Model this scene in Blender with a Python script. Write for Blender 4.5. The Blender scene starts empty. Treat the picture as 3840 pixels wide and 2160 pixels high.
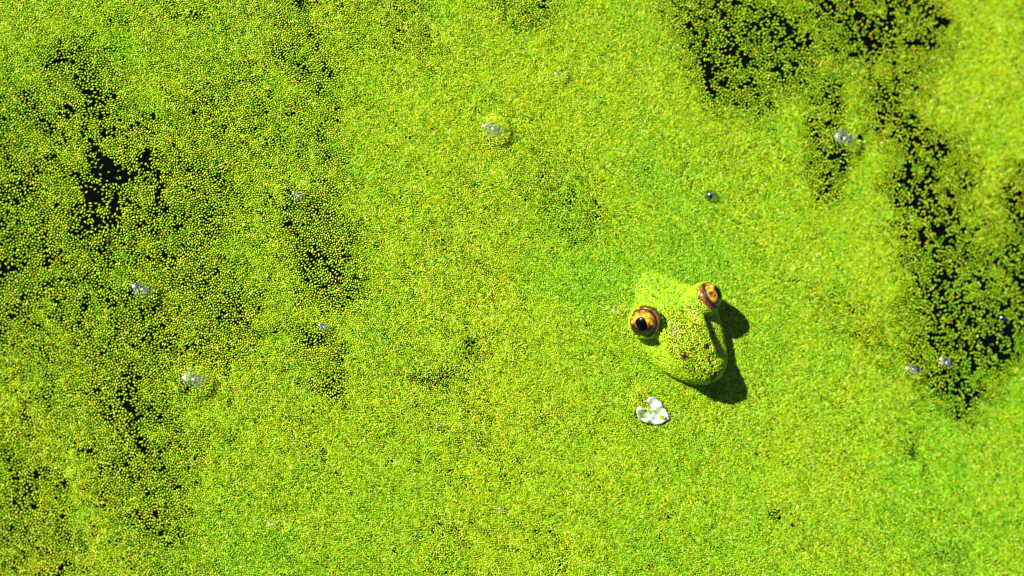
import bpy, bmesh, math, random
import numpy as np
from mathutils import Vector, Matrix

# ---------------------------------------------------------------- camera, sky, sun, exposure
S = bpy.context.scene
random.seed(7)
rng = np.random.default_rng(11)
MM = 0.001
PX = 0.07 * MM                       # size on the water of one pixel of the 3840 wide photograph
EL, PSI = math.radians(66), math.radians(22)
DIST = 1.25

fdir = Vector((math.cos(PSI), math.sin(PSI), 0))
view = Vector((math.cos(EL) * fdir.x, math.cos(EL) * fdir.y, -math.sin(EL)))
up0 = Vector((math.sin(EL) * fdir.x, math.sin(EL) * fdir.y, math.cos(EL)))
right0 = view.cross(up0).normalized()
cx = (math.cos(PSI) * up0 + math.sin(PSI) * right0).normalized()
cy = (math.sin(PSI) * up0 - math.cos(PSI) * right0).normalized()
cam_loc = -view * DIST
cam_d = bpy.data.cameras.new('camera')
cam = bpy.data.objects.new('camera', cam_d)
S.collection.objects.link(cam)
M = Matrix((cx, cy, -view)).transposed().to_4x4()
M.translation = cam_loc
cam.matrix_world = M
cam_d.sensor_width = 36
WID = 3840 * PX
cam_d.lens = 36 * DIST / WID
cam_d.clip_start = 0.02
cam_d.clip_end = 100
TANX = WID / 2 / DIST


def ray(px, py):
    u = (px - 1920) / 1920 * TANX
    v = (1080 - py) / 1920 * TANX
    return (cx * u + cy * v + view)


def P(px, py, h=0.0):
    """point at height h (metres) over the water seen at a photo position"""
    d = ray(px, py)
    t = (h - cam_loc.z) / d.z
    return cam_loc + d * t


cam_d.dof.use_dof = True
cam_d.dof.focus_distance = (P(1550, 1420) - cam_loc).dot(view)
cam_d.dof.aperture_fstop = cam_d.lens / 12.5
S.camera = cam

SUN_EL = math.radians(33)
SUN_AZ = math.radians(-28)           # direction in which shadows fall, from +X
w = bpy.data.worlds.new('World')
S.world = w
w.use_nodes = True
nt = w.node_tree
bg = nt.nodes['Background']
sky = nt.nodes.new('ShaderNodeTexSky')
sky.sky_type = 'NISHITA'
sky.sun_disc = False
sky.altitude = 1200
sky.air_density = 0.7
sky.dust_density = 0.3
sky.sun_elevation = SUN_EL
sd = Vector((-math.cos(SUN_AZ), -math.sin(SUN_AZ)))
sky.sun_rotation = math.atan2(sd.x, sd.y)
nt.links.new(sky.outputs[0], bg.inputs[0])
bg.inputs[1].default_value = 0.05
sun_d = bpy.data.lights.new('sun', 'SUN')
sun_d.energy = 5.0
sun_d.angle = math.radians(0.55)
sun_d.color = (1.0, 0.96, 0.88)
sun = bpy.data.objects.new('sun', sun_d)
S.collection.objects.link(sun)
ldir = Vector((math.cos(SUN_AZ) * math.cos(SUN_EL), math.sin(SUN_AZ) * math.cos(SUN_EL), -math.sin(SUN_EL)))
sun.rotation_euler = ldir.to_track_quat('-Z', 'Y').to_euler()
sun.location = (-0.5, 0.3, 0.6)
S.view_settings.view_transform = 'Standard'
S.view_settings.look = 'None'
S.view_settings.gamma = 1
S.view_settings.exposure = 1.5
S.cycles.max_bounces = 6
S.cycles.transparent_max_bounces = 12

# ---------------------------------------------------------------- helpers
C = S.collection


def link(o, parent=None):
    C.objects.link(o)
    if parent:
        o.parent = parent
    return o


def tag(o, label=None, cat=None, group=None, kind=None):
    if label: o['label'] = label
    if cat: o['category'] = cat
    if group: o['group'] = group
    if kind: o['kind'] = kind
    return o


def mesh_obj(name, verts, faces, mat, parent=None, smooth=True):
    me = bpy.data.meshes.new(name)
    me.from_pydata([tuple(v) for v in verts], [], [tuple(f) for f in faces])
    me.update()
    if smooth:
        me.polygons.foreach_set('use_smooth', [True] * len(me.polygons))
    me.materials.append(mat)
    return link(bpy.data.objects.new(name, me), parent)


def new_mat(name):
    m = bpy.data.materials.new(name)
    m.use_nodes = True
    return m, m.node_tree, m.node_tree.nodes['Principled BSDF']


def noise2(x, y, wl, seed):
    """smooth value noise, -1..1, wavelength wl"""
    r = np.random.default_rng(seed)
    N = 256
    tab = r.uniform(-1, 1, (N, N))
    a, b = x / wl + 1000.3, y / wl + 1000.7
    ia, ib = np.floor(a).astype(int), np.floor(b).astype(int)
    fa, fb = a - ia, b - ib
    fa = fa * fa * (3 - 2 * fa)
    fb = fb * fb * (3 - 2 * fb)
    g = lambda i, j: tab[i % N, j % N]
    return ((g(ia, ib) * (1 - fa) + g(ia + 1, ib) * fa) * (1 - fb)
            + (g(ia, ib + 1) * (1 - fa) + g(ia + 1, ib + 1) * fa) * fb)


def fbm(x, y, wl, seed, n=3):
    s, a, t = 0, 1, 0
    for k in range(n):
        s = s + a * noise2(x, y, wl / 2 ** k, seed + k)
        t += a
        a *= 0.55
    return s / t


def sstep(a, b, x):
    t = np.clip((x - a) / (b - a), 0, 1)
    return t * t * (3 - 2 * t)


# ---------------------------------------------------------------- materials
# watermeal frond: colour comes from each plant, waxy surface, a little light through it
m_frond, t_, p_ = new_mat('frond')
at = t_.nodes.new('ShaderNodeAttribute')
at.attribute_type = 'INSTANCER'
at.attribute_name = 'tint'
t_.links.new(at.outputs['Color'], p_.inputs['Base Color'])
p_.inputs['Roughness'].default_value = 0.22
p_.inputs['Specular IOR Level'].default_value = 0.3
tr = t_.nodes.new('ShaderNodeBsdfTranslucent')
t_.links.new(at.outputs['Color'], tr.inputs['Color'])
mx = t_.nodes.new('ShaderNodeMixShader')
mx.inputs[0].default_value = 0.06
t_.links.new(p_.outputs[0], mx.inputs[1])
t_.links.new(tr.outputs[0], mx.inputs[2])
t_.links.new(mx.outputs[0], t_.nodes['Material Output'].inputs[0])

m_water, t_, p_ = new_mat('pond_water')
p_.inputs['Specular IOR Level'].default_value = 0.15
p_.inputs['Base Color'].default_value = (0.0015, 0.002, 0.0012, 1)
p_.inputs['Roughness'].default_value = 0.06
p_.inputs['IOR'].default_value = 1.33

# farther mat, beyond the part built frond by frond
m_far, t_, p_ = new_mat('mat_far')
tc = t_.nodes.new('ShaderNodeTexCoord')
vo = t_.nodes.new('ShaderNodeTexVoronoi')
vo.inputs['Scale'].default_value = 1300
t_.links.new(tc.outputs['Object'], vo.inputs['Vector'])
cr = t_.nodes.new('ShaderNodeValToRGB')
cr.color_ramp.elements[0].color = (0.115, 0.30, 0.002, 1)
cr.color_ramp.elements[1].color = (0.30, 0.36, 0.002, 1)
t_.links.new(vo.outputs['Color'], cr.inputs[0])
t_.links.new(cr.outputs[0], p_.inputs['Base Color'])
bp = t_.nodes.new('ShaderNodeBump')
bp.invert = True
bp.inputs['Distance'].default_value = 0.0006
t_.links.new(vo.outputs['Distance'], bp.inputs['Height'])
t_.links.new(bp.outputs[0], p_.inputs['Normal'])
p_.inputs['Roughness'].default_value = 0.5


def skin_mat(name, c1, c2, rough, scale=700.0, bump=0.0002, coat=0.0, spec=0.12):
    m, t, p = new_mat(name)
    tc = t.nodes.new('ShaderNodeTexCoord')
    n = t.nodes.new('ShaderNodeTexNoise')
    n.inputs['Scale'].default_value = scale
    n.inputs['Detail'].default_value = 5
    t.links.new(tc.outputs['Object'], n.inputs['Vector'])
    r = t.nodes.new('ShaderNodeValToRGB')
    r.color_ramp.elements[0].position = 0.35
    r.color_ramp.elements[1].position = 0.65
    r.color_ramp.elements[0].color = (*c1, 1)
    r.color_ramp.elements[1].color = (*c2, 1)
    t.links.new(n.outputs['Fac'], r.inputs[0])
    t.links.new(r.outputs[0], p.inputs['Base Color'])
    b = t.nodes.new('ShaderNodeBump')
    b.inputs['Distance'].default_value = bump
    b.inputs['Strength'].default_value = 0.6
    t.links.new(n.outputs['Fac'], b.inputs['Height'])
    t.links.new(b.outputs[0], p.inputs['Normal'])
    p.inputs['Roughness'].default_value = rough
    p.inputs['Coat Weight'].default_value = coat
    p.inputs['Specular IOR Level'].default_value = spec
    p.inputs['Coat Roughness'].default_value = 0.15
    return m


m_skin = skin_mat('frog_skin', (0.03, 0.016, 0.003), (0.09, 0.045, 0.006), 0.4)
m_lid = skin_mat('eyelid_skin', (0.05, 0.016, 0.003), (0.18, 0.075, 0.010), 0.42, 1100, 0.0003, 0.35)
m_rim = skin_mat('eye_rim', (0.004, 0.003, 0.002), (0.022, 0.011, 0.006), 0.5, 1500, 0.0003, 0.03, 0.2)
m_seed = skin_mat('seed_husk', (0.02, 0.008, 0.003), (0.05, 0.018, 0.008), 0.6, 2000)

m_pupil, t_, p_ = new_mat('pupil')
p_.inputs['Base Color'].default_value = (0.001, 0.001, 0.0012, 1)
p_.inputs['Roughness'].default_value = 0.2
p_.inputs['Specular IOR Level'].default_value = 0.07

# iris: gold with dark cracks, darker towards the front and the lower side of the eye
m_iris, t_, p_ = new_mat('iris')
L = t_.links.new
N = t_.nodes.new
tc = N('ShaderNodeTexCoord')
sx = N('ShaderNodeSeparateXYZ')
L(tc.outputs['Object'], sx.inputs[0])
n1 = N('ShaderNodeTexNoise'); n1.inputs['Scale'].default_value = 900; n1.inputs['Detail'].default_value = 6; n1.inputs['Roughness'].default_value = 0.7
L(tc.outputs['Object'], n1.inputs['Vector'])
r1 = N('ShaderNodeValToRGB')
e = r1.color_ramp.elements
e[0].position, e[0].color = 0.41, (0.03, 0.011, 0.002, 1)
e[1].position, e[1].color = 0.62, (0.56, 0.34, 0.012, 1)
k = r1.color_ramp.elements.new(0.47); k.color = (0.22, 0.09, 0.003, 1)
L(n1.outputs['Fac'], r1.inputs[0])
# dark mask: forward (x) and outward-lower (y stored so that + is lower)
def mth(op, a, b=None, c=None):
    n = N('ShaderNodeMath'); n.operation = op
    for i, v in enumerate((a, b, c)):
        if v is None: continue
        if isinstance(v, (int, float)): n.inputs[i].default_value = v
        else: L(v, n.inputs[i])
    return n.outputs[0]
n2 = N('ShaderNodeTexNoise'); n2.inputs['Scale'].default_value = 600; n2.inputs['Detail'].default_value = 4
L(tc.outputs['Object'], n2.inputs['Vector'])
dk = mth('MULTIPLY', sx.outputs[0], 1000)
dk = mth('ADD', dk, mth('MULTIPLY', sx.outputs[1], 500))
dk = mth('ADD', dk, mth('MULTIPLY', mth('SUBTRACT', n2.outputs['Fac'], 0.5), 3.5))
mr = N('ShaderNodeMapRange'); mr.interpolation_type = 'SMOOTHSTEP'
mr.inputs['From Min'].default_value = 0.1; mr.inputs['From Max'].default_value = 1.2
L(dk, mr.inputs['Value'])
mxc = N('ShaderNodeMixRGB'); mxc.inputs[2].default_value = (0.008, 0.003, 0.0008, 1)
L(mth('MULTIPLY', mr.outputs[0], 0.97), mxc.inputs[0]); L(r1.outputs[0], mxc.inputs[1])
# far out the iris turns dark (z = along the eye's axis)
mr2 = N('ShaderNodeMapRange'); mr2.interpolation_type = 'SMOOTHSTEP'
mr2.inputs['From Min'].default_value = 0.00215; mr2.inputs['From Max'].default_value = 0.0012
L(sx.outputs[2], mr2.inputs['Value'])
mxd = N('ShaderNodeMixRGB'); mxd.inputs[2].default_value = (0.04, 0.02, 0.003, 1)
L(mth('MULTIPLY', mr2.outputs[0], 0.75), mxd.inputs[0]); L(mxc.outputs[0], mxd.inputs[1])
L(mxd.outputs[0], p_.inputs['Base Color'])
p_.inputs['Metallic'].default_value = 0.0
p_.inputs['Specular IOR Level'].default_value = 0.2
p_.inputs['Roughness'].default_value = 0.42
p_.inputs['Coat Weight'].default_value = 0.4
p_.inputs['Coat Roughness'].default_value = 0.2
bp = N('ShaderNodeBump'); bp.inputs['Distance'].default_value = 0.00008; bp.inputs['Strength'].default_value = 0.5
L(n1.outputs['Fac'], bp.inputs['Height']); L(bp.outputs[0], p_.inputs['Normal'])

m_ring, t_, p_ = new_mat('pupil_ring')
p_.inputs['Base Color'].default_value = (0.75, 0.48, 0.06, 1)
p_.inputs['Metallic'].default_value = 0.3
p_.inputs['Roughness'].default_value = 0.35

# white petal, wet, thin enough for green to show in blotches and along its fibres
m_petal, t_, p_ = new_mat('petal')
L = t_.links.new
N = t_.nodes.new
tc = N('ShaderNodeTexCoord')
mp = N('ShaderNodeMapping')
mp.inputs['Rotation'].default_value = (0, 0, math.radians(35))
mp.inputs['Scale'].default_value = (250, 1500, 300)
L(tc.outputs['Object'], mp.inputs[0])
n1 = N('ShaderNodeTexNoise'); n1.inputs['Scale'].default_value = 1.0; n1.inputs['Detail'].default_value = 6
L(mp.outputs[0], n1.inputs['Vector'])
n2 = N('ShaderNodeTexNoise'); n2.inputs['Scale'].default_value = 420; n2.inputs['Detail'].default_value = 4
L(tc.outputs['Object'], n2.inputs['Vector'])
ad = N('ShaderNodeMath'); ad.operation = 'ADD'
L(n1.outputs['Fac'], ad.inputs[0]); L(n2.outputs['Fac'], ad.inputs[1])
rr = N('ShaderNodeValToRGB')
e = rr.color_ramp.elements
e[0].position, e[0].color = 0.45, (0.13, 0.24, 0.02, 1)
e[1].position, e[1].color = 0.60, (0.52, 0.53, 0.50, 1)
k = rr.color_ramp.elements.new(0.50); k.color = (0.36, 0.44, 0.28, 1)
hf = N('ShaderNodeMath'); hf.operation = 'MULTIPLY'; hf.inputs[1].default_value = 0.5
L(ad.outputs[0], hf.inputs[0]); L(hf.outputs[0], rr.inputs[0])
L(rr.outputs[0], p_.inputs['Base Color'])
bp = N('ShaderNodeBump'); bp.inputs['Distance'].default_value = 0.00015
L(n1.outputs['Fac'], bp.inputs['Height']); L(bp.outputs[0], p_.inputs['Normal'])
p_.inputs['Roughness'].default_value = 0.4

# bubble film: clear, reflective at grazing angles
def film_mat(name, rough, bump, tint):
    m = bpy.data.materials.new(name)
    m.use_nodes = True
    t = m.node_tree
    t.nodes.remove(t.nodes['Principled BSDF'])
    N = t.nodes.new
    tr = N('ShaderNodeBsdfTransparent'); tr.inputs[0].default_value = (*tint, 1)
    gl = N('ShaderNodeBsdfGlossy'); gl.inputs['Roughness'].default_value = rough
    lw = N('ShaderNodeLayerWeight'); lw.inputs[0].default_value = 0.5
    pw = N('ShaderNodeMath'); pw.operation = 'POWER'; pw.inputs[1].default_value = 5
    t.links.new(lw.outputs['Facing'], pw.inputs[0])
    fr = N('ShaderNodeMath'); fr.operation = 'MULTIPLY_ADD'; fr.inputs[1].default_value = 0.0 if rough > .2 else .5; fr.inputs[2].default_value = 0.20 if rough > .2 else 0.10
    t.links.new(pw.outputs[0], fr.inputs[0])
    mx = N('ShaderNodeMixShader')
    tc = N('ShaderNodeTexCoord')
    n = N('ShaderNodeTexNoise'); n.inputs['Scale'].default_value = 480; n.inputs['Detail'].default_value = 1
    t.links.new(tc.outputs['Object'], n.inputs['Vector'])
    b = N('ShaderNodeBump'); b.inputs['Distance'].default_value = bump
    t.links.new(n.outputs['Fac'], b.inputs['Height'])
    t.links.new(b.outputs[0], gl.inputs['Normal'])
    t.links.new(fr.outputs[0], mx.inputs[0])
    t.links.new(tr.outputs[0], mx.inputs[1])
    t.links.new(gl.outputs[0], mx.inputs[2])
    t.links.new(mx.outputs[0], t.nodes['Material Output'].inputs[0])
    return m


m_film = film_mat('bubble_film', 0.36, 0.00008, (1, 1, 1))
m_clear = film_mat('clear_bubble_film', 0.16, 0.00005, (0.50, 0.62, 0.56))

# ---------------------------------------------------------------- water and the far mat
zw = -0.35 * MM
pond = mesh_obj('pond_water', [(-3, -3, zw), (3, -3, zw), (3, 3, zw), (-3, 3, zw)], [(0, 1, 2, 3)], m_water, smooth=False)
tag(pond, 'black still pond water showing between the floating fronds', 'water', kind='structure')

cnr = [P(-240, 2160 + 240), P(3840 + 240, 2160 + 240), P(3840 + 240, -240), P(-240, -240)]
outr = [(-2.9, -2.9, 0), (2.9, -2.9, 0), (2.9, 2.9, 0), (-2.9, 2.9, 0)]
fv = [(c.x, c.y, -0.05 * MM) for c in cnr] + [(a, b, -0.05 * MM) for a, b, _ in outr]
far = mesh_obj('watermeal_mat', fv, [(i, 4 + i, 4 + (i + 1) % 4, (i + 1) % 4) for i in range(4)], m_far, smooth=False)
tag(far, 'green watermeal mat spreading over the pond farther out', 'watermeal', kind='stuff')

# ---------------------------------------------------------------- bubbles: px, py of the middle, radius px, height px, film
BUB = [
    (1862, 497, 60, 40, 'm', 'frond covered bubble with a white glint, above the centre of the mat'),
    (3178, 530, 62, 42, 'm', 'large glinting bubble right of a square black water hole'),
    (1128, 742, 36, 24, 'm', 'small white glinting bubble above the middle dark patch on the left'),
    (742, 1436, 64, 44, 'm', 'biggest brightest bubble, white glints, in the lower left of the mat'),
    (548, 1098, 56, 34, 'm', 'low mound bubble with a small glint, below the large black hole'),
    (672, 1012, 46, 22, 'n', 'low smooth yellow green bubble mound without a glint'),
    (1222, 1232, 32, 20, 'm', 'little glinting bubble left of the centre, over a small dark gap'),
    (2106, 288, 30, 20, 'm', 'small bubble with a dark curved edge near the top centre'),
    (3432, 1396, 46, 30, 'm', 'glinting bubble at the lower end of the right dark patch'),
    (3556, 1366, 46, 30, 'm', 'ring edged bubble beside another at the lower end of the right dark patch'),
    (1652, 1602, 20, 14, 'm', 'tiny bubble with white glint and black spot, lower centre'),
    (1884, 1912, 18, 12, 'm', 'tiny bubble with black spot near the bottom centre'),
    (1024, 1970, 24, 15, 'm', 'tiny pale glinting bubble at the lower left of the picture'),
    (2318, 1172, 26, 15, 'm', 'tiny glinting bubble left of the frog eye'),
    (2398, 1490, 44, 20, 'n', 'low yellow green bubble mound above the white petal'),
    (2665, 735, 25, 25, 'c', 'clear grey round bubble between the frog and the top edge'),
    (3757, 1193, 17, 17, 'c', 'clear round bubble in the dark patch at the right edge'),
    (1261, 1057, 11, 11, 'c', 'tiny dark clear bubble below the middle dark patch'),
    (1314, 1856, 8, 8, 'c', 'tiny dark clear bubble near the bottom left'),
    (540, 882, 9, 9, 'c', 'tiny dark clear bubble just below the large black hole'),
]
bub_w = []
for (bx, by, br, bh, kind, lab) in BUB:
    c = P(bx, by)
    bub_w.append((c.x, c.y, br * PX, bh * PX * (1 if kind == 'c' else 0.62), kind))


def cap_profile(q):
    """dome height (0..1) and slope for distance q (0..1) from the middle, soft foot"""
    return np.where(q < 1.35, np.where(q < 0.82, np.sqrt(np.clip(1 - q * q * 0.98, 0, 1)), 0.584 * np.clip((1.35 - q) / 0.53, 0, 1) ** 1.8), 0)


BG = 'air bubbles in the watermeal mat'
for (x0, y0, r, h, kind), (_, _, _, _, _, lab) in zip(bub_w, BUB):
    if kind == 'n':
        continue
    vs, fs = [], []
    nr, na = 14, 36
    # covered bubbles break through the plants only on a shoulder
    lumps = [(0, 0, r, h)] if kind == 'c' else [(-0.45 * r, 0.15 * r, 0.52 * r, 0.26 * r), (0.05 * r, 0.02 * r, 0.42 * r, 0.20 * r)]
    zc0 = 0 if kind == 'c' else float(cap_profile(np.array(0.45))) * h + 0.08 * MM
    for (lx, ly, rc, hc) in lumps:
        o0 = len(vs)
        for i in range(nr + 1):
            a = i / nr * math.pi * (0.62 if kind == 'c' else 0.5)
            q, z = math.sin(a), math.cos(a)
            for j in range(na):
                b = 2 * math.pi * j / na
                k = 1 if kind == 'c' else 1 + 0.10 * math.sin(3 * b + x0 * 900 + lx * 9000) + 0.06 * math.sin(5 * b)
                vs.append((lx + q * rc * k * math.cos(b), ly + q * rc * k * math.sin(b), z * hc))
        for i in range(nr):
            for j in range(na):
                a, b = o0 + i * na + j, o0 + i * na + (j + 1) % na
                fs.append((a, a + na, b + na, b))
    o = mesh_obj('air_bubble', vs, fs, m_clear if kind == 'c' else m_film)
    o.location = (x0, y0, 0) if kind == 'c' else (x0 - 0.12 * r, y0 + 0.02 * r, zc0)
    tag(o, lab, 'bubble', BG)

# ---------------------------------------------------------------- frog: shape as a distance field, millimetres, x = to the snout
O = P(2485, 1172)
FANG = math.atan2(-0.92, 0.39)
ER = 3.8
EC = [np.array((0.3, -9.1, 6.5)), np.array((0.9, 10.9, 6.4))]      # first: the eye at the left of the picture
EA = []
for sgn, AEL, fw in ((-1, math.radians(49), -0.01), (1, math.radians(51), -0.10)):
    a = np.array((fw, sgn * math.cos(AEL), math.sin(AEL)))
    EA.append(a / np.linalg.norm(a))


def ell(p, c, r):
    q = (p - np.array(c)) / np.array(r)
    k0 = np.linalg.norm(q, axis=-1)
    k1 = np.linalg.norm(q / np.array(r), axis=-1)
    return k0 * (k0 - 1) / np.maximum(k1, 1e-6)


def smin(a, b, k):
    h = np.clip(0.5 + 0.5 * (b - a) / k, 0, 1)
    return b * (1 - h) + a * h - k * h * (1 - h)


def caps(p, a, b, r):
    a, b = np.array(a, float), np.array(b, float)
    ab = b - a
    t = np.clip(((p - a) @ ab) / (ab @ ab), 0, 1)
    return np.linalg.norm(p - a - t[..., None] * ab, axis=-1) - r


def sdf(p):
    p = p + 0.0
    p[..., 1] -= 0.30 * np.logaddexp(0, (p[..., 0] - 13) / 1.0)      # the tip leans to the frog's left
    q = p + 0.0                                                    # the head is pitched up: its back dips under the mat
    q[..., 2] = q[..., 2] + 1.1 * np.logaddexp(0, (0.5 - p[..., 0]) / 1.5) * 1.5
    d = ell(q, (4.2, 2.0, 2.3), (17.9, 11.5, 3.7)) * 0.8             # upper jaw
    d = smin(d, ell(p, (11.6, 0, 6.1), (9.8, 5.8, 4.2)), 1.8)
    d = smin(d, ell(p, (17.8, 1.0, 5.5), (3.3, 5.4, 3.2)), 1.5)      # snout
    d = smin(d, ell(q, (2, 0, 1.6), (10, 7.5, 4.2)) * 0.8, 2.0)    # crown
    for s in (-1, 1):
        d = smin(d, caps(p, (1, s * 6.4, 6.0), (14, s * 3.7, 7.9), 1.6), 1.2)
    for c, a in zip(EC, EA):
        d = smin(d, np.linalg.norm(p - (c - 1.25 * a), axis=-1) - 4.35, 1.0)
    d = smin(d, ell(p, (0, 0, -4.5), (14.5, 11, 6.5)), 4.0)        # throat
    d = smin(d, ell(p, (-30, 0, -10.5), (30, 19, 9.5)), 8.0)       # trunk under water
    for s in (-1, 1):                                              # nostril pits
        nd = np.linalg.norm(p - np.array((12.9, s * 3.6, 9.6)), axis=-1) - 0.6
        d = -smin(-d, nd + 0.0, 0.3)
    return d


frog = link(bpy.data.objects.new('frog', None))
frog.empty_display_size = 0.01
frog.location = O
frog.rotation_euler = (0, 0, FANG)
tag(frog, 'frog with golden eyes lifting its watermeal covered head out of the green pond', 'frog')

# radial projection from inside the head; the head side gets a finer grid
org = np.array((2.0, 0, -1.5))
nu, nv = 300, 200
th = np.linspace(0, 2 * math.pi, nu, endpoint=False)
ph = np.linspace(0.0, math.pi, nv + 1)[1:-1]
TH, PH = np.meshgrid(th, ph)
D = np.stack([np.sin(PH) * np.cos(TH), np.sin(PH) * np.sin(TH), np.cos(PH)], -1).reshape(-1, 3)
D = np.vstack([D, [(0, 0, 1), (0, 0, -1)]])
# march outwards, keeping the farthest inside sample, then bisect
lo = np.zeros(len(D)); hi = np.full(len(D), 70.0)
tt = np.concatenate([np.linspace(0, 30, 121), np.linspace(30.5, 70, 80)])
inside_last = np.zeros(len(D)); out_next = np.full(len(D), 70.0)
for k, t in enumerate(tt[:-1]):
    ins = sdf(org + D * t) < 0
    inside_last[ins] = t
    out_next[ins] = tt[k + 1]
lo, hi = inside_last, out_next
for _ in range(18):
    mid = (lo + hi) / 2
    ins = sdf(org + D * mid[:, None]) < 0
    lo = np.where(ins, mid, lo); hi = np.where(ins, hi, mid)
V = org + D * lo[:, None]
nrow = nv - 1
faces = []
for i in range(nrow - 1):
    for j in range(nu):
        a, b = i * nu + j, i * nu + (j + 1) % nu
        faces.append((a, a + nu, b + nu, b))
top, bot = nrow * nu, nrow * nu + 1
for j in range(nu):
    faces.append((top, j, (j + 1) % nu))
    faces.append((bot, (nrow - 1) * nu + (j + 1) % nu, (nrow - 1) * nu + j))
body = mesh_obj('body', V * MM, faces, m_skin, frog)

# eyes
for ei in (0, 1):
    c, a = EC[ei], EA[ei]
    sgn = -1 if ei == 0 else 1
    X = np.array((1.0, 0, 0)); X = X - a * (X @ a); X /= np.linalg.norm(X)
    Y = np.cross(a, X)                                             # lower/outer side must be +Y
    if Y[2] > 0:
        Y = -Y
    # object frame may be mirrored for one eye, so turn it with a proper rotation and flip y in the mesh instead
    R = Matrix(((X[0], Y[0], a[0]), (X[1], Y[1], a[1]), (X[2], Y[2], a[2])))
    flip = 1
    if R.determinant() < 0:
        R = Matrix(((X[0], -Y[0], a[0]), (X[1], -Y[1], a[1]), (X[2], -Y[2], a[2])))
        flip = -1
    vs, fs = [], []
    n1_, n2_ = 64, 40
    for i in range(n2_ + 1):
        p = math.pi * (0.0005 + 0.999 * i / n2_)
        for j in range(n1_):
            q = 2 * math.pi * j / n1_
            vs.append((ER * math.sin(p) * math.cos(q) * MM, ER * math.sin(p) * math.sin(q) * MM, ER * math.cos(p) * MM))
    for i in range(n2_):
        for j in range(n1_):
            A, B = i * n1_ + j, i * n1_ + (j + 1) % n1_
            fs.append((A, A + n1_, B + n1_, B))
    mi = m_iris
    if flip < 0:                                                   # same iris, mirrored left to right
        mi = m_iris.copy(); mi.name = 'iris_mirrored'
        for nd in mi.node_tree.nodes:
            if nd.type == 'MATH' and nd.operation == 'MULTIPLY' and abs(nd.inputs[1].default_value - 500) < 1:
                nd.inputs[1].default_value = -500
    eye = mesh_obj('eye', vs, fs, mi, frog)
    Mx = R.to_4x4(); Mx.translation = Vector(c * MM)
    eye.matrix_local = Mx

    def pupil_edge(q, grow=0.0):
        """angle from the axis of the pupil's edge in direction q: wide along the head, a blunt corner at the lower front"""
        x, y = math.cos(q), math.sin(q) * flip
        n = 2.6
        r = (abs(x / 1.92) ** n + abs(y / 1.58) ** n) ** (-1 / n)
        r *= 1 + 0.12 * max(0, math.cos(math.atan2(y, x) - 0.15)) ** 6
        return (r + grow) / ER

    for nm, mat, g0, rad in (('pupil', m_pupil, 0.0, ER + 0.045), ('iris_ring', m_ring, 0.055, ER + 0.02)):
        vs, fs = [(0, 0, (rad) * MM)], []
        nn = 72
        rings = 8
        for i in range(1, rings + 1):
            for j in range(nn):
                q = 2 * math.pi * j / nn
                t = pupil_edge(q, g0) * i / rings
                rr_ = rad if i < rings else ER - 0.02
                if i == rings: t *= 1.01
                vs.append((rr_ * math.sin(t) * math.cos(q) * MM, rr_ * math.sin(t) * math.sin(q) * MM, rr_ * math.cos(t) * MM))
        for j in range(nn):
            fs.append((0, 1 + j, 1 + (j + 1) % nn))
        for i in range(rings - 1):
            for j in range(nn):
                A, B = 1 + i * nn + j, 1 + i * nn + (j + 1) % nn
                fs.append((A, A + nn, B + nn, B))
        mesh_obj(nm, vs, fs, mat, eye)

    # rim and lid: swept round the eye's axis; the lid is broad on the inner/upper side
    def band(name, mat, prof, parent):
        vs, fs = [], []
        nn = 96
        for j in range(nn):
            q = 2 * math.pi * j / nn
            up = max(0.0, -math.sin(q) * flip)                     # 1 on the inner side
            wob = 1 + 0.05 * math.sin(3 * q + 1) + 0.04 * math.sin(7 * q)
            pr = prof(up, wob)
            m_ = len(pr)
            for (deg, rad) in pr:
                t = math.radians(deg)
                vs.append((rad * math.sin(t) * math.cos(q) * MM, rad * math.sin(t) * math.sin(q) * MM, rad * math.cos(t) * MM))
        for j in range(nn):
            for i in range(m_ - 1):
                A, B = j * m_ + i, ((j + 1) % nn) * m_ + i
                fs.append((A, B, B + 1, A + 1))
        return mesh_obj(name, vs, fs, mat, parent)

    band('eye_rim', m_rim, lambda u, w_: [(66 - 4 * u, ER - 0.1), (65 - 4 * u, ER + 0.05 * w_), (68 - 4 * u, ER + 0.13 * w_), (72 - 2 * u, ER + (0.15 + 0.1 * u) * w_),
                                        (77, ER + 0.1), (79, ER - 0.2)], eye)
    band('eyelid', m_lid, lambda u, w_: [(75 - 2 * u, ER - 0.1), (74 - 2 * u, ER - 0.05 + 0.4 * u ** .5), (77, ER - 0.1 + 0.62 * u ** .5 * w_), (83, ER - 0.2 + 0.92 * u ** .6 * w_),
                                       (92, ER - 0.3 + 0.85 * u), (100 + 6 * u, ER - 0.4 + 0.85 * u), (112 + 10 * u, ER - 0.4)], eye)

# nostrils: dark wet pits with a raised rim
for s in (-1, 1):
    base = np.array((12.9, s * 3.6))
    zz = 12.0
    while sdf(np.array([[base[0] + .9, base[1], zz]]))[0] > 0:
        zz -= 0.02
    vs, fs = [], []
    n1_, n2_ = 24, 10
    for i in range(n1_):
        q = 2 * math.pi * i / n1_
        for j in range(n2_):
            p = 2 * math.pi * j / n2_
            R0 = 0.50 + (0.36 + 0.1 * math.sin(3 * q + s)) * math.cos(p)
            vs.append((R0 * math.cos(q) * 1.15 * MM, R0 * math.sin(q) * MM, 0.13 * math.sin(p) * MM))
    for i in range(n1_):
        for j in range(n2_):
            fs.append((i * n2_ + j, ((i + 1) % n1_) * n2_ + j, ((i + 1) % n1_) * n2_ + (j + 1) % n2_, i * n2_ + (j + 1) % n2_))
    no = mesh_obj('nostril', vs, fs, m_rim, frog)
    no.location = (base[0] * MM, base[1] * MM, (zz - 0.05) * MM)
    no.rotation_euler = (math.radians(-28 * s), math.radians(8), 0)

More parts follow.
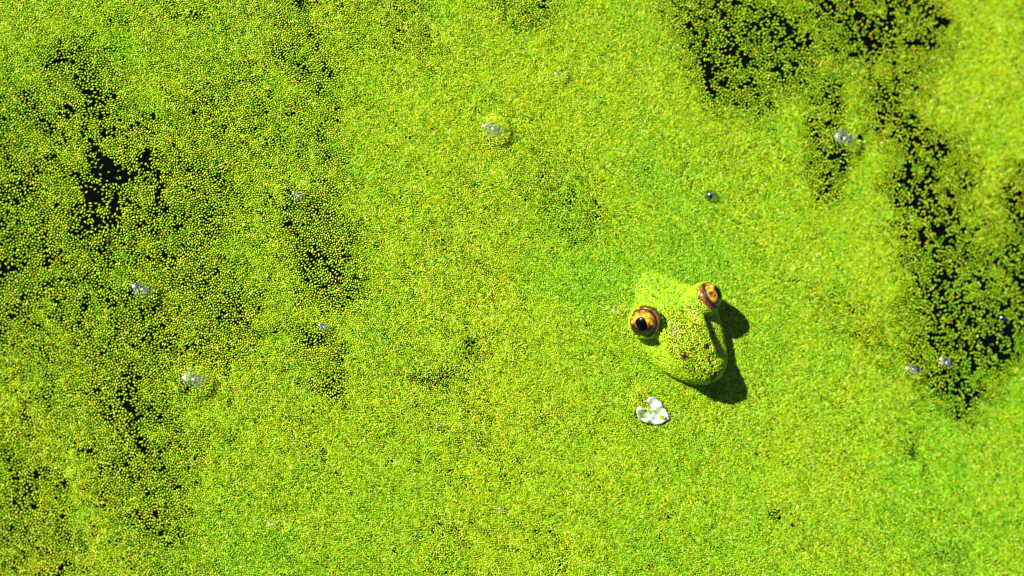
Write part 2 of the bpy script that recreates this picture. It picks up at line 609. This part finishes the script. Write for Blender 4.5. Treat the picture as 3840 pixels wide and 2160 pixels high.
# ---------------------------------------------------------------- where the mat is thin or open (positions on the water)
# px x1,y1,x2,y2, radius, strength.  thin: single loose layer;  open: black water
THIN = [
    (0, 620, 0, 1000, 330, 1.0), (200, 560, 480, 620, 250, 0.8), (250, 800, 650, 800, 270, 1.0), (120, 1080, 800, 1150, 230, 0.85),
    (880, 380, 950, 560, 150, .55), (820, 480, 620, 700, 170, .8), (760, 1050, 860, 1120, 130, .8), (260, 230, 460, 560, 110, .9), (420, 1300, 560, 1750, 190, 0.95), (380, 1650, 600, 2000, 150, .7),
    (0, 1780, 160, 2160, 190, .9), (40, 1650, 80, 1760, 120, .7), (560, 1900, 600, 2150, 100, .6), (150, 1300, 300, 1500, 200, .6),
    (1180, 430, 1240, 640, 95, .6), (1090, 120, 1190, 300, 90, .7), (1150, 820, 1240, 1030, 130, 1.0), (1080, 760, 1260, 860, 90, .8),
    (1180, 1290, 1230, 1440, 90, .75), (1510, 0, 1580, 180, 80, .55), (1240, 20, 1480, 120, 110, .3), (1930, 0, 2010, 30, 90, .7), (2060, 680, 2150, 800, 120, .42),
    (2010, 560, 2110, 640, 80, .2), (2650, 0, 2760, 260, 150, 1.0), (2800, 100, 2950, 200, 170, .9), (2750, 280, 2830, 340, 90, .8), (3180, 20, 3420, 120, 150, 1.0),
    (3200, 150, 3380, 260, 130, .8), (2950, 40, 3050, 120, 100, .5), (3110, 320, 3100, 700, 70, .8), (3120, 380, 3140, 460, 60, .7), (3340, 420, 3480, 640, 110, .9),
    (3560, 560, 3600, 650, 70, .8), (3440, 650, 3520, 800, 130, 1.0), (3500, 900, 3560, 1200, 150, 1.0), (3640, 1150, 3700, 1300, 170, 1.0), (3560, 1330, 3600, 1480, 110, .9),
    (3840, 740, 3840, 1150, 110, 1.0), (3420, 1150, 3480, 1330, 90, .7), (3200, 1200, 3330, 1330, 90, .35), (3720, 900, 3760, 1000, 120, .7), (3100, 1160, 3200, 1220, 80, .3),
    (100, 100, 1000, 200, 380, .24), (900, 800, 1000, 2000, 330, .17), (1500, 1700, 2200, 2100, 300, .10), (300, 2050, 1300, 2100, 250, .17),
    (1150, 980, 1260, 1080, 60, .7), (2080, 2050, 2100, 2160, 80, .2), (1650, 2000, 1700, 2140, 120, .25), (2880, 1920, 2900, 1930, 22, .8),
]
OPEN = [
    (385, 620, 440, 660, 48, 1.0), (350, 730, 420, 780, 50, .95), (370, 800, 380, 840, 32, .9), (540, 570, 560, 640, 26, .9), (600, 650, 640, 655, 17, .9), (300, 865, 440, 855, 22, .8),
    (590, 700, 600, 760, 16, .8), (470, 700, 560, 760, 60, .5), (340, 560, 330, 600, 22, .8), (280, 230, 300, 260, 16, .8), (300, 270, 345, 360, 18, .8), (345, 370, 340, 430, 20, .8), (380, 480, 400, 510, 22, .8),
    (470, 460, 490, 470, 14, .7), (0, 790, 50, 1010, 40, .65), (0, 940, 20, 1020, 26, .8), (230, 850, 300, 880, 20, .8), (390, 940, 480, 1020, 22, .75), (320, 920, 340, 930, 14, .7),
    (40, 730, 80, 770, 22, .6), (5, 600, 30, 640, 26, .6), (490, 1450, 500, 1560, 22, .75), (465, 1525, 500, 1560, 14, .9), (520, 1615, 535, 1690, 20, .8), (355, 1690, 370, 1710, 14, .8), (380, 1490, 390, 1500, 14, .7),
    (385, 1800, 380, 1860, 14, .6), (580, 1925, 590, 1950, 13, .9), (55, 1800, 100, 1900, 22, .6), (80, 1960, 110, 2010, 20, .6), (10, 2030, 30, 2050, 20, .6),
    (1075, 860, 1110, 880, 15, .8), (1150, 950, 1170, 1010, 15, .8), (1090, 1000, 1130, 1020, 12, .8), (1200, 1070, 1230, 1085, 10, .9), (1170, 770, 1180, 780, 10, .9), (1260, 910, 1250, 920, 9, .8),
    (1165, 1272, 1175, 1277, 8, .9), (1235, 1420, 1250, 1430, 10, .8), (1120, 230, 1140, 250, 14, .7), (1230, 560, 1240, 600, 14, .6), (1520, 60, 1530, 90, 12, .5),
    (2600, 60, 2700, 90, 20, .7), (2720, 110, 2730, 200, 20, .8), (2780, 20, 2810, 50, 20, .9), (2770, 240, 2790, 250, 18, .9), (2690, 180, 2700, 190, 16, .9), (2860, 210, 2870, 230, 22, .6), (2960, 80, 2980, 90, 16, .8), (3000, 170, 3010, 200, 18, .8),
    (3170, 10, 3200, 40, 26, .9), (3190, 60, 3300, 110, 26, .7), (3235, 148, 3250, 156, 14, 1.0), (3270, 170, 3310, 190, 14, .9), (3190, 120, 3200, 130, 14, .8), (3350, 100, 3380, 90, 20, .7),
    (3110, 580, 3136, 588, 17, 1.3), (3095, 640, 3100, 700, 20, .6), (3140, 395, 3150, 385, 13, 1.0), (3405, 445, 3430, 440, 14, 1.0), (3330, 430, 3340, 440, 12, .8), (3400, 620, 3410, 670, 14, .9), (3560, 620, 3580, 625, 14, .8),
    (3450, 755, 3480, 745, 17, 1.1), (3520, 855, 3545, 890, 14, 1.0), (3550, 900, 3575, 912, 13, 1.0), (3430, 905, 3480, 900, 9, .9), (3380, 890, 3390, 895, 12, .9), (3540, 1010, 3555, 1015, 13, .9), (3500, 1060, 3520, 1065, 13, .9),
    (3570, 1035, 3585, 1040, 12, .9), (3660, 1265, 3715, 1270, 20, 1.0), (3560, 1215, 3590, 1225, 18, .9), (3690, 1150, 3720, 1180, 18, .8), (3590, 1270, 3640, 1275, 14, .9), (3820, 1030, 3840, 1040, 22, .9), (3790, 820, 3830, 800, 18, .7), (3835, 960, 3840, 1010, 18, .8), (3835, 1110, 3838, 1130, 18, .7),
    (3640, 1350, 3650, 1370, 16, .8), (3485, 1370, 3495, 1390, 14, .9), (3410, 1345, 3430, 1350, 10, .9), (3515, 1450, 3520, 1475, 12, .7), (3700, 1290, 3720, 1300, 18, .8),
    (2895, 1918, 2900, 1920, 8, 1.0), (808, 1382, 812, 1386, 1, 0), (3220, 512, 3226, 520, 11, 1.0), (1888, 1908, 1889, 1909, 7, 1.2), (1655, 1596, 1660, 1598, 6, 1.2),
    (1840, 520, 1850, 523, 6, 1.1), (1218, 1240, 1230, 1243, 5, 1.1), (742, 1384, 772, 1386, 6, 1.1), (2107, 268, 2117, 273, 5, 1.1), (2760, 1058, 2780, 1062, 4, .9), (2985, 1050, 3000, 1060, 5, .8),
    (2960, 1055, 2970, 1057, 5, .8), (2540, 5, 2560, 10, 5, .3),
]


def field(px, py, strokes, soft):
    """px, py are photo coordinates of points on the water"""
    g = np.zeros(len(px))
    for (x1, y1, x2, y2, r, s) in strokes:
        if s <= 0: continue
        dx, dy = x2 - x1, y2 - y1
        t = np.clip(((px - x1) * dx + (py - y1) * dy) / max(dx * dx + dy * dy, 1e-6), 0, 1)
        d = np.hypot(px - x1 - t * dx, py - y1 - t * dy)
        g = np.maximum(g, s * (1 - sstep(r * (1 - soft), r * (1 + soft), d)))
    return g


camR = np.array(M.to_3x3())
camT = np.array(cam_loc)


def to_px(p):
    """photo coordinates of world points, only used to read the hand made map of holes and colours"""
    q = (p - camT) @ camR
    return 1920 + q[:, 0] / -q[:, 2] / TANX * 1920, 1080 - q[:, 1] / -q[:, 2] / TANX * 1920


FR = np.array(Matrix.Rotation(FANG, 3, 'Z'))
FO = np.array(O)


def to_frog(p):
    return ((p - FO) @ FR) / MM


# ---------------------------------------------------------------- petal outline (photo position on the water)
PET = [(2419.4, 1500.9), (2424, 1493), (2432, 1489.7), (2441, 1490.5), (2450.4, 1488.4), (2457, 1493), (2462, 1501), (2471.6, 1507), (2479, 1515), (2485.2, 1524.5), (2492, 1537), (2498, 1549.3), (2503, 1562), (2508.8, 1574.2),
       (2501, 1577), (2494, 1578), (2488, 1584), (2475.3, 1590.3), (2463, 1592), (2450.4, 1591.6), (2437, 1590), (2425.6, 1587.8), (2412, 1585), (2400.7, 1580.4), (2393, 1574.5), (2387, 1568),
       (2382, 1559), (2379.6, 1549.3), (2381, 1541), (2383.4, 1534.4), (2386, 1528), (2391, 1525), (2400, 1529), (2407, 1532), (2414.4, 1536.9), (2421, 1531), (2426.8, 1527), (2426, 1521), (2423, 1510)]
pet_c = P(2438, 1548)


def in_poly(x, y, poly):
    ins = np.zeros(len(x), bool)
    n = len(poly)
    for i in range(n):
        x1, y1 = poly[i]; x2, y2 = poly[(i + 1) % n]
        c = ((y1 > y) != (y2 > y)) & (x < (x2 - x1) * (y - y1) / (y2 - y1 + 1e-12) + x1)
        ins ^= c
    return ins


# ---------------------------------------------------------------- surface of the mat
def mat_height(x, y):
    z = 0.55 * MM * fbm(x, y, 45 * MM, 5, 3) + 0.25 * MM * noise2(x, y, 9 * MM, 9)
    for (x0, y0, r, h, k) in bub_w:
        if k == 'c':
            continue
        q = np.hypot(x - x0, y - y0) / r
        near = q < 1.4
        if near.any():
            z[near] += h * cap_profile(q[near])
    return z


def frog_rise(x, y):
    p = to_frog(np.stack([x, y, np.zeros_like(x)], 1))
    d = sdf(p + np.array((0, 0, 0.3)))
    return d, 0.7 * MM * np.exp(-np.clip(d, 0, 50) / 2.2)


def orient(n, yaw_dir, pitch):
    """euler angles for long axis along yaw_dir laid on normal n, then pitched"""
    n = n / np.linalg.norm(n, axis=1, keepdims=True)
    x = yaw_dir - n * np.sum(yaw_dir * n, 1, keepdims=True)
    x /= np.linalg.norm(x, axis=1, keepdims=True) + 1e-9
    y = np.cross(n, x)
    cp, sp = np.cos(pitch)[:, None], np.sin(pitch)[:, None]
    x2 = x * cp + n * sp
    z2 = n * cp - x * sp
    ry = -np.arcsin(np.clip(x2[:, 2], -1, 1))
    rx = np.arctan2(y[:, 2], z2[:, 2])
    rz = np.arctan2(x2[:, 1], x2[:, 0])
    return np.stack([rx, ry, rz], 1)


def tints(n, warm):
    """plant colours; warm in 0..1 moves green towards yellow and a few orange"""
    G = np.array((0.15, 0.36, 0.001)); Yl = np.array((0.29, 0.40, 0.001)); Or = np.array((0.52, 0.32, 0.003)); Dk = np.array((0.09, 0.24, 0.001))
    t = np.clip(warm + rng.normal(0, 0.16, n), 0, 1)[:, None]
    c = G * (1 - t) + Yl * t
    r = rng.random(n)
    k = (r < 0.03 + 0.045 * warm)[:, None]
    c = np.where(k, Or * 0.5 + c * 0.5, c)
    k = (r > 0.90)[:, None]
    c = np.where(k, Dk, c)
    k = ((r > 0.86) & (r < 0.90))[:, None]
    c = np.where(k, np.array((0.36, 0.46, 0.04)), c)               # pale, washed plants
    c = c * rng.uniform(0.86, 1.14, n)[:, None]
    return c


def make_nodes():
    g = bpy.data.node_groups.new('watermeal_fronds', 'GeometryNodeTree')
    g.interface.new_socket('Geometry', in_out='INPUT', socket_type='NodeSocketGeometry')
    g.interface.new_socket('Geometry', in_out='OUTPUT', socket_type='NodeSocketGeometry')
    N, L = g.nodes.new, g.links.new
    gi, go = N('NodeGroupInput'), N('NodeGroupOutput')
    ico = N('GeometryNodeMeshIcoSphere'); ico.inputs['Radius'].default_value = 0.5; ico.inputs['Subdivisions'].default_value = 2
    sm = N('GeometryNodeSetShadeSmooth')
    ma = N('GeometryNodeSetMaterial'); ma.inputs['Material'].default_value = m_frond
    L(ico.outputs['Mesh'], sm.inputs[0]); L(sm.outputs[0], ma.inputs[0])
    ip = N('GeometryNodeInstanceOnPoints')

    def na(name):
        n = N('GeometryNodeInputNamedAttribute'); n.data_type = 'FLOAT_VECTOR'; n.inputs['Name'].default_value = name
        return n.outputs[0]
    e2r = N('FunctionNodeEulerToRotation')
    L(na('rot'), e2r.inputs[0])
    L(gi.outputs[0], ip.inputs['Points']); L(ma.outputs[0], ip.inputs['Instance'])
    L(e2r.outputs[0], ip.inputs['Rotation']); L(na('size'), ip.inputs['Scale'])
    L(ip.outputs[0], go.inputs[0])
    return g


NG = make_nodes()


def fronds(name, pos, rot, size, tint, parent=None):
    me = bpy.data.meshes.new(name)
    me.vertices.add(len(pos))
    me.vertices.foreach_set('co', pos.astype(np.float32).ravel())
    for nm, arr in (('rot', rot), ('size', size), ('tint', tint)):
        a = me.attributes.new(nm, 'FLOAT_VECTOR', 'POINT')
        a.data.foreach_set('vector', arr.astype(np.float32).ravel())
    me.materials.append(m_frond)
    o = link(bpy.data.objects.new(name, me), parent)
    md = o.modifiers.new('fronds', 'NODES')
    md.node_group = NG
    return o


# ---------------------------------------------------------------- the floating mat
cn = np.array([(c.x, c.y) for c in cnr])
x0, y0 = cn.min(0); x1, y1 = cn.max(0)
pitch = 0.60 * MM


def hexgrid(p, off):
    xs = np.arange(x0 + off * p, x1, p)
    ys = np.arange(y0 + off * p, y1, p * 0.866)
    X, Y = np.meshgrid(xs, ys)
    X[1::2] += p / 2
    X = X.ravel() + rng.normal(0, 0.2 * p, X.size)
    Y = Y.ravel() + rng.normal(0, 0.2 * p, Y.size)
    return X, Y


def relax(X, Y, ang, Lh, rad, iters, grow):
    """push plants apart: each one is a short rod with two round ends"""
    rv = np.concatenate([rad * grow, rad * grow])
    cs = 2 * rv.max() * 1.02
    for it in range(iters):
        ca, sa = np.cos(ang) * Lh, np.sin(ang) * Lh
        ex = np.concatenate([X + ca, X - ca]); ey = np.concatenate([Y + sa, Y - sa])
        n = len(X)
        own = np.concatenate([np.arange(n), np.arange(n)])
        ix = ((ex - ex.min()) / cs).astype(np.int64) + 1
        iy = ((ey - ey.min()) / cs).astype(np.int64) + 1
        W = ix.max() + 3
        key = iy * W + ix
        order = np.argsort(key, kind='stable')
        ks = key[order]
        first = np.searchsorted(ks, ks)
        rank = np.arange(len(ks)) - first
        K = 4
        tab = np.full((int(ks.max()) + W + 3, K), -1, np.int64)
        mk = rank < K
        tab[ks[mk], rank[mk]] = order[mk]
        fx = np.zeros(2 * n); fy = np.zeros(2 * n)
        for dy in (-1, 0, 1):
            for dx in (-1, 0, 1):
                nb = tab[key + dy * W + dx]
                for k in range(K):
                    j = nb[:, k]
                    i = np.nonzero((j >= 0) & (own[j] != own))[0]
                    j = j[i]
                    vx, vy = ex[i] - ex[j], ey[i] - ey[j]
                    d = np.hypot(vx, vy) + 1e-9
                    push = np.clip(rv[i] + rv[j] - d, 0, None) / d * 0.32
                    fx[i] += vx * push; fy[i] += vy * push
        X = X + (fx[:n] + fx[n:]) / 2; Y = Y + (fy[:n] + fy[n:]) / 2
        tq = ((fy[:n] - fy[n:]) * ca - (fx[:n] - fx[n:]) * sa) / (2 * Lh ** 2)
        ang = ang + np.clip(tq, -0.3, 0.3)
    return X, Y, ang


def layer(pch, off, under):
    X, Y = hexgrid(pch, off)
    X0, Y0 = X.copy(), Y.copy()
    a = 0.35 * MM
    X = X + a * noise2(X0, Y0, 2.2 * MM, 21) + 0.25 * MM * noise2(X0, Y0, 7 * MM, 22)
    Y = Y + a * noise2(X0, Y0, 2.2 * MM, 23) + 0.25 * MM * noise2(X0, Y0, 7 * MM, 24)
    pts = np.stack([X, Y, np.zeros_like(X)], 1)
    px, py = to_px(pts)
    keep = (px > -265) & (px < 4105) & (py > -265) & (py < 2425)
    X, Y, px, py = X[keep], Y[keep], px[keep], py[keep]
    # soften outlines of the hand made map
    jx = px + 45 * fbm(X, Y, 9 * MM, 31) + 16 * noise2(X, Y, 1.6 * MM, 33)
    jy = py + 45 * fbm(X, Y, 9 * MM, 41) + 16 * noise2(X, Y, 1.6 * MM, 43)
    thin = field(jx, jy, THIN, 0.5) * (0.88 + 0.36 * sstep(2300, 2700, px))
    sx_ = px + 9 * noise2(X, Y, 1.5 * MM, 51) + 8 * noise2(X, Y, .8 * MM, 52)
    sy_ = py + 9 * noise2(X, Y, 1.5 * MM, 53) + 8 * noise2(X, Y, .8 * MM, 54)
    opn = field(sx_, sy_, OPEN, 0.22)
    nz = fbm(X, Y, 5 * MM, 61, 3)
    fine = fbm(X, Y, 1.9 * MM, 71, 2)
    lo_ = rng.random(len(X))
    pr = 0.015 + np.maximum(thin * (0.45 + 0.27 * sstep(-0.05, 0.5, fine + 0.5 * nz)),
                            np.clip(opn, 0, 1) * np.clip(0.89 + 0.5 * fbm(X, Y, 2.2 * MM, 62, 2), 0.25, 0.97))
    if under:
        dens = 1 - sstep(0.02, 0.30, thin + 0.12 * nz)
        pr = 1 - (1 - pr) * dens
    kp = lo_ > pr
    # the map of colours is a property of the plants: greener and yellower drifts
    warm = 0.58 + 0.34 * fbm(X, Y, 50 * MM, 81, 3) + 0.22 * noise2(X, Y, 7 * MM, 83) + 0.10 * thin
    warm += 0.24 * field(px, py, [(1700, 1000, 1850, 1500, 200, 1), (1900, 300, 2050, 500, 200, .8), (3300, 900, 3300, 1100, 150, .6), (2960, 1700, 2960, 1500, 150, .5), (0, 1900, 150, 2160, 250, .7)], 0.9)
    warm -= 0.36 * field(px, py, [(3750, 1500, 3650, 1900, 380, 1), (2350, 1650, 2900, 2000, 300, .5), (2250, 1050, 2700, 1000, 130, .6), (1100, 2000, 1500, 2000, 300, .5), (2900, 1500, 3000, 1300, 150, .4)], 0.9)
    d, rise = frog_rise(X, Y)
    kp &= d > -0.5
    for (bx, by, r, h, k) in bub_w:
        if k == 'c':
            kp &= np.hypot(X - bx, Y - by) > r * (0.55 if r > 1.2 * MM else 0.8)
    kp &= ~in_poly(px, py, PET)
    X, Y, px, py, thin, warm, rise = (v[kp] for v in (X, Y, px, py, thin, warm, rise))
    n = len(X)
    # neighbouring plants tend to lie alike
    upper = sstep(1100, 300, py)
    ang = (2.2 * fbm(X, Y, 6 * MM, 91, 2) + 0.25) * (1 - 0.6 * upper) + 0.15 * upper + rng.normal(0, 0.75 - 0.25 * upper, n)
    if not under:
        X, Y, ang = relax(X, Y, ang, 0.195 * MM, 0.232 * MM, 14, 1 + 0.42 * np.clip(thin + 0.1, 0, 1))
        rise = frog_rise(X, Y)[1]
    Z = mat_height(X, Y) + rise
    for (bx, by, br_, bh_, bk) in bub_w:
        if bk != 'c':
            warm = warm + 0.22 * (np.hypot(X - bx, Y - by) < br_ * 1.1)
    e_ = 0.15 * MM
    zx = (mat_height(X + e_, Y) + frog_rise(X + e_, Y)[1] - Z) / e_
    zy = (mat_height(X, Y + e_) + frog_rise(X, Y + e_)[1] - Z) / e_
    nrm = np.stack([-zx, -zy, np.ones(n)], 1)
    nrm /= np.linalg.norm(nrm, axis=1, keepdims=True)
    nrm += np.stack([rng.normal(0, .10, n), rng.normal(0, .10, n), np.zeros(n)], 1)
    yaw = np.stack([np.cos(ang), np.sin(ang), np.zeros(n)], 1)
    pit = np.where(rng.random(n) < 0.24, rng.uniform(0.5, 1.4, n), rng.normal(0, 0.14, n))
    rot = orient(nrm, yaw, pit)
    s = rng.normal(1.0, 0.10, n).clip(0.72, 1.25)
    Ln = rng.normal(0.83, 0.13, n).clip(0.5, 1.25)
    s = s * (1.2 if under else 1)
    size = np.stack([Ln * s, 0.36 * s * rng.uniform(0.88, 1.15, n), 0.38 * s], 1) * MM
    if under:
        Z = Z - 0.45 * MM
        size *= 1.05
    else:
        Z = Z + rng.uniform(-0.07, 0.08, n) * MM * (1 - 0.5 * thin)
    return np.stack([X, Y, Z], 1), rot, size, tints(n, np.clip(warm, 0, 1))


A = layer(pitch, 0.0, False)
B = layer(pitch * 1.22, 0.43, True)
# a few plants washed onto the petal along its fold and in its notch
pp, pr_, ps = [], [], []
for k in range(20):
    t = rng.choice((rng.uniform(0, .3), rng.uniform(.8, 1.02)))
    q = P(2412 + 72 * t + rng.normal(0, 4), 1533 + 38 * t + rng.normal(0, 4))
    pp.append((q.x, q.y, (0.72 + 0.25 * rng.random()) * MM))
    pr_.append((rng.normal(0, .2), rng.normal(0, .2), rng.uniform(-1.2, 0.4)))
    ps.append((rng.uniform(.7, .9) * MM, 0.38 * MM, 0.36 * MM))
Cc = (np.array(pp), np.array(pr_), np.array(ps), tints(len(pp), np.full(len(pp), 0.75)))
allp = [np.vstack([a, b, c]) for a, b, c in zip(A, B, Cc)]
wm = fronds('watermeal', *allp)
tag(wm, 'dense mat of tiny oval green and yellow watermeal fronds floating on the pond', 'watermeal', kind='stuff')
print('fronds', len(A[0]), len(B[0]))

# ---------------------------------------------------------------- coat of fronds stuck on the frog's head
tri = np.array([(f[0], f[1], f[2]) for f in faces] + [(f[0], f[2], f[3]) for f in faces if len(f) == 4])
va, vb, vc = V[tri[:, 0]], V[tri[:, 1]], V[tri[:, 2]]
cr_ = np.cross(vb - va, vc - va)
ar = np.linalg.norm(cr_, axis=1) / 2
zc = (va[:, 2] + vb[:, 2] + vc[:, 2]) / 3
ar = np.where((zc > -0.2), ar, 0)
want = int(ar.sum() / 0.017)
ti = rng.choice(len(tri), want, p=ar / ar.sum())
r1_, r2_ = np.sqrt(rng.random(want))[:, None], rng.random(want)[:, None]
cand = va[ti] * (1 - r1_) + vb[ti] * r1_ * (1 - r2_) + vc[ti] * r1_ * r2_
# thin to an even spacing (dart throwing on a hash grid)
spv = 0.385 + 0.10 * sstep(3.5, 6.0, cand[:, 2]) * sstep(6.5, 4.0, np.abs(cand[:, 1]))
sp = 0.54
cell = {}
ok = []
for i, p in enumerate(cand):
    kx, ky, kz = int(p[0] // sp), int(p[1] // sp), int(p[2] // sp)
    good = True
    for a in (-1, 0, 1):
        for b in (-1, 0, 1):
            for c in (-1, 0, 1):
                for q in cell.get((kx + a, ky + b, kz + c), ()):
                    if (q[0] - p[0]) ** 2 + (q[1] - p[1]) ** 2 + (q[2] - p[2]) ** 2 < spv[i] ** 2:
                        good = False
                        break
                if not good: break
            if not good: break
        if not good: break
    if good:
        cell.setdefault((kx, ky, kz), []).append(p)
        ok.append(i)
cp = cand[ok]
e_ = 0.05
gr = np.stack([sdf(cp + np.array(v) * e_) - sdf(cp - np.array(v) * e_) for v in ((1, 0, 0), (0, 1, 0), (0, 0, 1))], 1)
gr /= np.linalg.norm(gr, axis=1, keepdims=True)
keep = np.ones(len(cp), bool)
for c, a in zip(EC, EA):
    q = cp - c
    dist = np.linalg.norm(q, axis=1)
    ang = np.degrees(np.arccos(np.clip((q @ a) / dist, -1, 1)))
    inner = np.array((-0.12, -np.sign(a[1]), 0.45)); inner /= np.linalg.norm(inner)
    lat = q - np.outer(q @ a, a)
    lat /= np.linalg.norm(lat, axis=1, keepdims=True) + 1e-9
    med = np.clip(lat @ inner, 0, 1)
    lim = 72 + 3 * np.sin(cp[:, 0] * 3.3) + (46 if a[1] < 0 else 20) * med ** 1.5 + 6 * np.sin(cp[:, 0] * 2.1) * med
    keep &= ~((dist < 6.2) & (ang < lim))
for s in (-1, 1):
    keep &= np.hypot(cp[:, 0] - 12.9, cp[:, 1] - s * 3.6) > 0.72
bare = fbm(cp[:, 0], cp[:, 1], 2.2, 101, 2) > 0.5
keep &= ~(bare & (rng.random(len(cp)) < 0.65) & (cp[:, 2] > 5))
cp, gr = cp[keep], gr[keep]
n = len(cp)
ang = 2.5 * fbm(cp[:, 0], cp[:, 1], 5, 111, 2) + rng.normal(0, 0.8, n)
yaw = np.stack([np.cos(ang), np.sin(ang), rng.normal(0, .2, n)], 1)
rot = orient(gr + rng.normal(0, .12, (n, 3)), yaw, rng.normal(0, 0.16, n))
s = rng.normal(1.0, 0.1, n).clip(0.75, 1.25)
size = np.stack([rng.normal(0.84, 0.12, n).clip(.5, 1.2) * s, 0.40 * s, 0.38 * s], 1) * MM
warmc = 0.42 + 0.25 * sstep(0, 6, cp[:, 0]) + 0.3 * fbm(cp[:, 0], cp[:, 1], 8, 121, 2) + 0.15 * sstep(3, 8, cp[:, 2])
low = rng.random(n) < sstep(6.5, 4.0, cp[:, 2]) * 0.9              # packed double where the mat rides up the head
sh = rng.normal(0, 0.22, (n, 3)); sh -= gr * np.sum(sh * gr, 1, keepdims=True)
rot2 = orient(gr, yaw[::-1], np.zeros(n))
P2 = (cp + sh - gr * 0.05)[low]
tn = tints(n, np.clip(warmc, 0, 1))
coat = fronds('watermeal_coat', np.vstack([(cp + gr * 0.14), P2]) * MM, np.vstack([rot, rot2[low]]), np.vstack([size, size[low] * 1.1]),
              np.vstack([tn, tn[::-1][low]]), frog)
coat['kind'] = 'stuff'
print('coat', n)

# ---------------------------------------------------------------- petal
pts = []
for (a, b) in PET:
    q = P(a, b)
    pts.append((q.x - pet_c.x, q.y - pet_c.y))
bm = bmesh.new()
bv = [bm.verts.new((x, y, 0)) for x, y in pts]
bm.faces.new(bv)
bmesh.ops.triangulate(bm, faces=bm.faces[:])
for _ in range(4):
    long_e = [e for e in bm.edges if e.calc_length() > 0.6 * MM]
    if not long_e: break
    bmesh.ops.subdivide_edges(bm, edges=long_e, cuts=1)
    bmesh.ops.triangulate(bm, faces=bm.faces[:])
for v in bm.verts:
    x, y = v.co.x / MM, v.co.y / MM
    v.co.z = (0.55 + 0.012 * (x * x + y * y) + 0.16 * math.sin(1.9 * (x * .77 - y * .63) + 0.4) + 0.10 * math.sin(4 * (x * .6 + y * .8)) - 0.05 * x) * MM
bmesh.ops.recalc_face_normals(bm, faces=bm.faces[:])
ret = bmesh.ops.extrude_face_region(bm, geom=bm.faces[:])
for v in [g for g in ret['geom'] if isinstance(g, bmesh.types.BMVert)]:
    v.co.z -= 0.12 * MM
bmesh.ops.recalc_face_normals(bm, faces=bm.faces[:])
me = bpy.data.meshes.new('white_petal')
bm.to_mesh(me); bm.free()
me.polygons.foreach_set('use_smooth', [True] * len(me.polygons))
me.materials.append(m_petal)
petal = link(bpy.data.objects.new('white_petal', me))
petal.location = (pet_c.x, pet_c.y, float(mat_height(np.array([pet_c.x]), np.array([pet_c.y]))[0]) - 0.15 * MM)
tag(petal, 'white heart shaped petal with a notch, lying on the mat below the frog', 'petal')

# ---------------------------------------------------------------- seeds and specks
SEED = [(2832, 1700, 6.5, 'round dark brown seed on the mat, lower right of the frog shadow'),
        (2966, 1967, 6.5, 'small brown seed near the bottom right, beside a small dark gap'),
        (403, 906, 8, 'reddish brown husk under the large black hole at the left'),
        (2844, 1489, 4.5, 'tiny dark speck just right of the frog shadow'),
        (1782, 1735, 4, 'tiny dark speck at the bottom centre, upper of two'),
        (1834, 1838, 4, 'tiny dark speck at the bottom centre, lower of two')]
for (sx0, sy0, r, lab) in SEED:
    c = P(sx0, sy0)
    bm = bmesh.new()
    bmesh.ops.create_icosphere(bm, subdivisions=3, radius=1)
    for v in bm.verts:
        k = 1 + 0.16 * math.sin(5 * v.co.x + r) * math.cos(4 * v.co.y) - 0.18 * max(0, v.co.x) ** 3
        v.co = Vector((v.co.x * 1.2, v.co.y * 0.9, v.co.z * 0.75)) * k * r * PX
    me = bpy.data.meshes.new('seed')
    bm.to_mesh(me); bm.free()
    me.polygons.foreach_set('use_smooth', [True] * len(me.polygons))
    me.materials.append(m_seed)
    o = link(bpy.data.objects.new('seed', me))
    z = float(mat_height(np.array([c.x]), np.array([c.y]))[0])
    o.location = (c.x, c.y, z + 0.32 * MM)
    o.rotation_euler = (0.2, 0.1, random.uniform(0, 6))
    tag(o, lab, 'seed', 'dark seeds and specks on the mat')
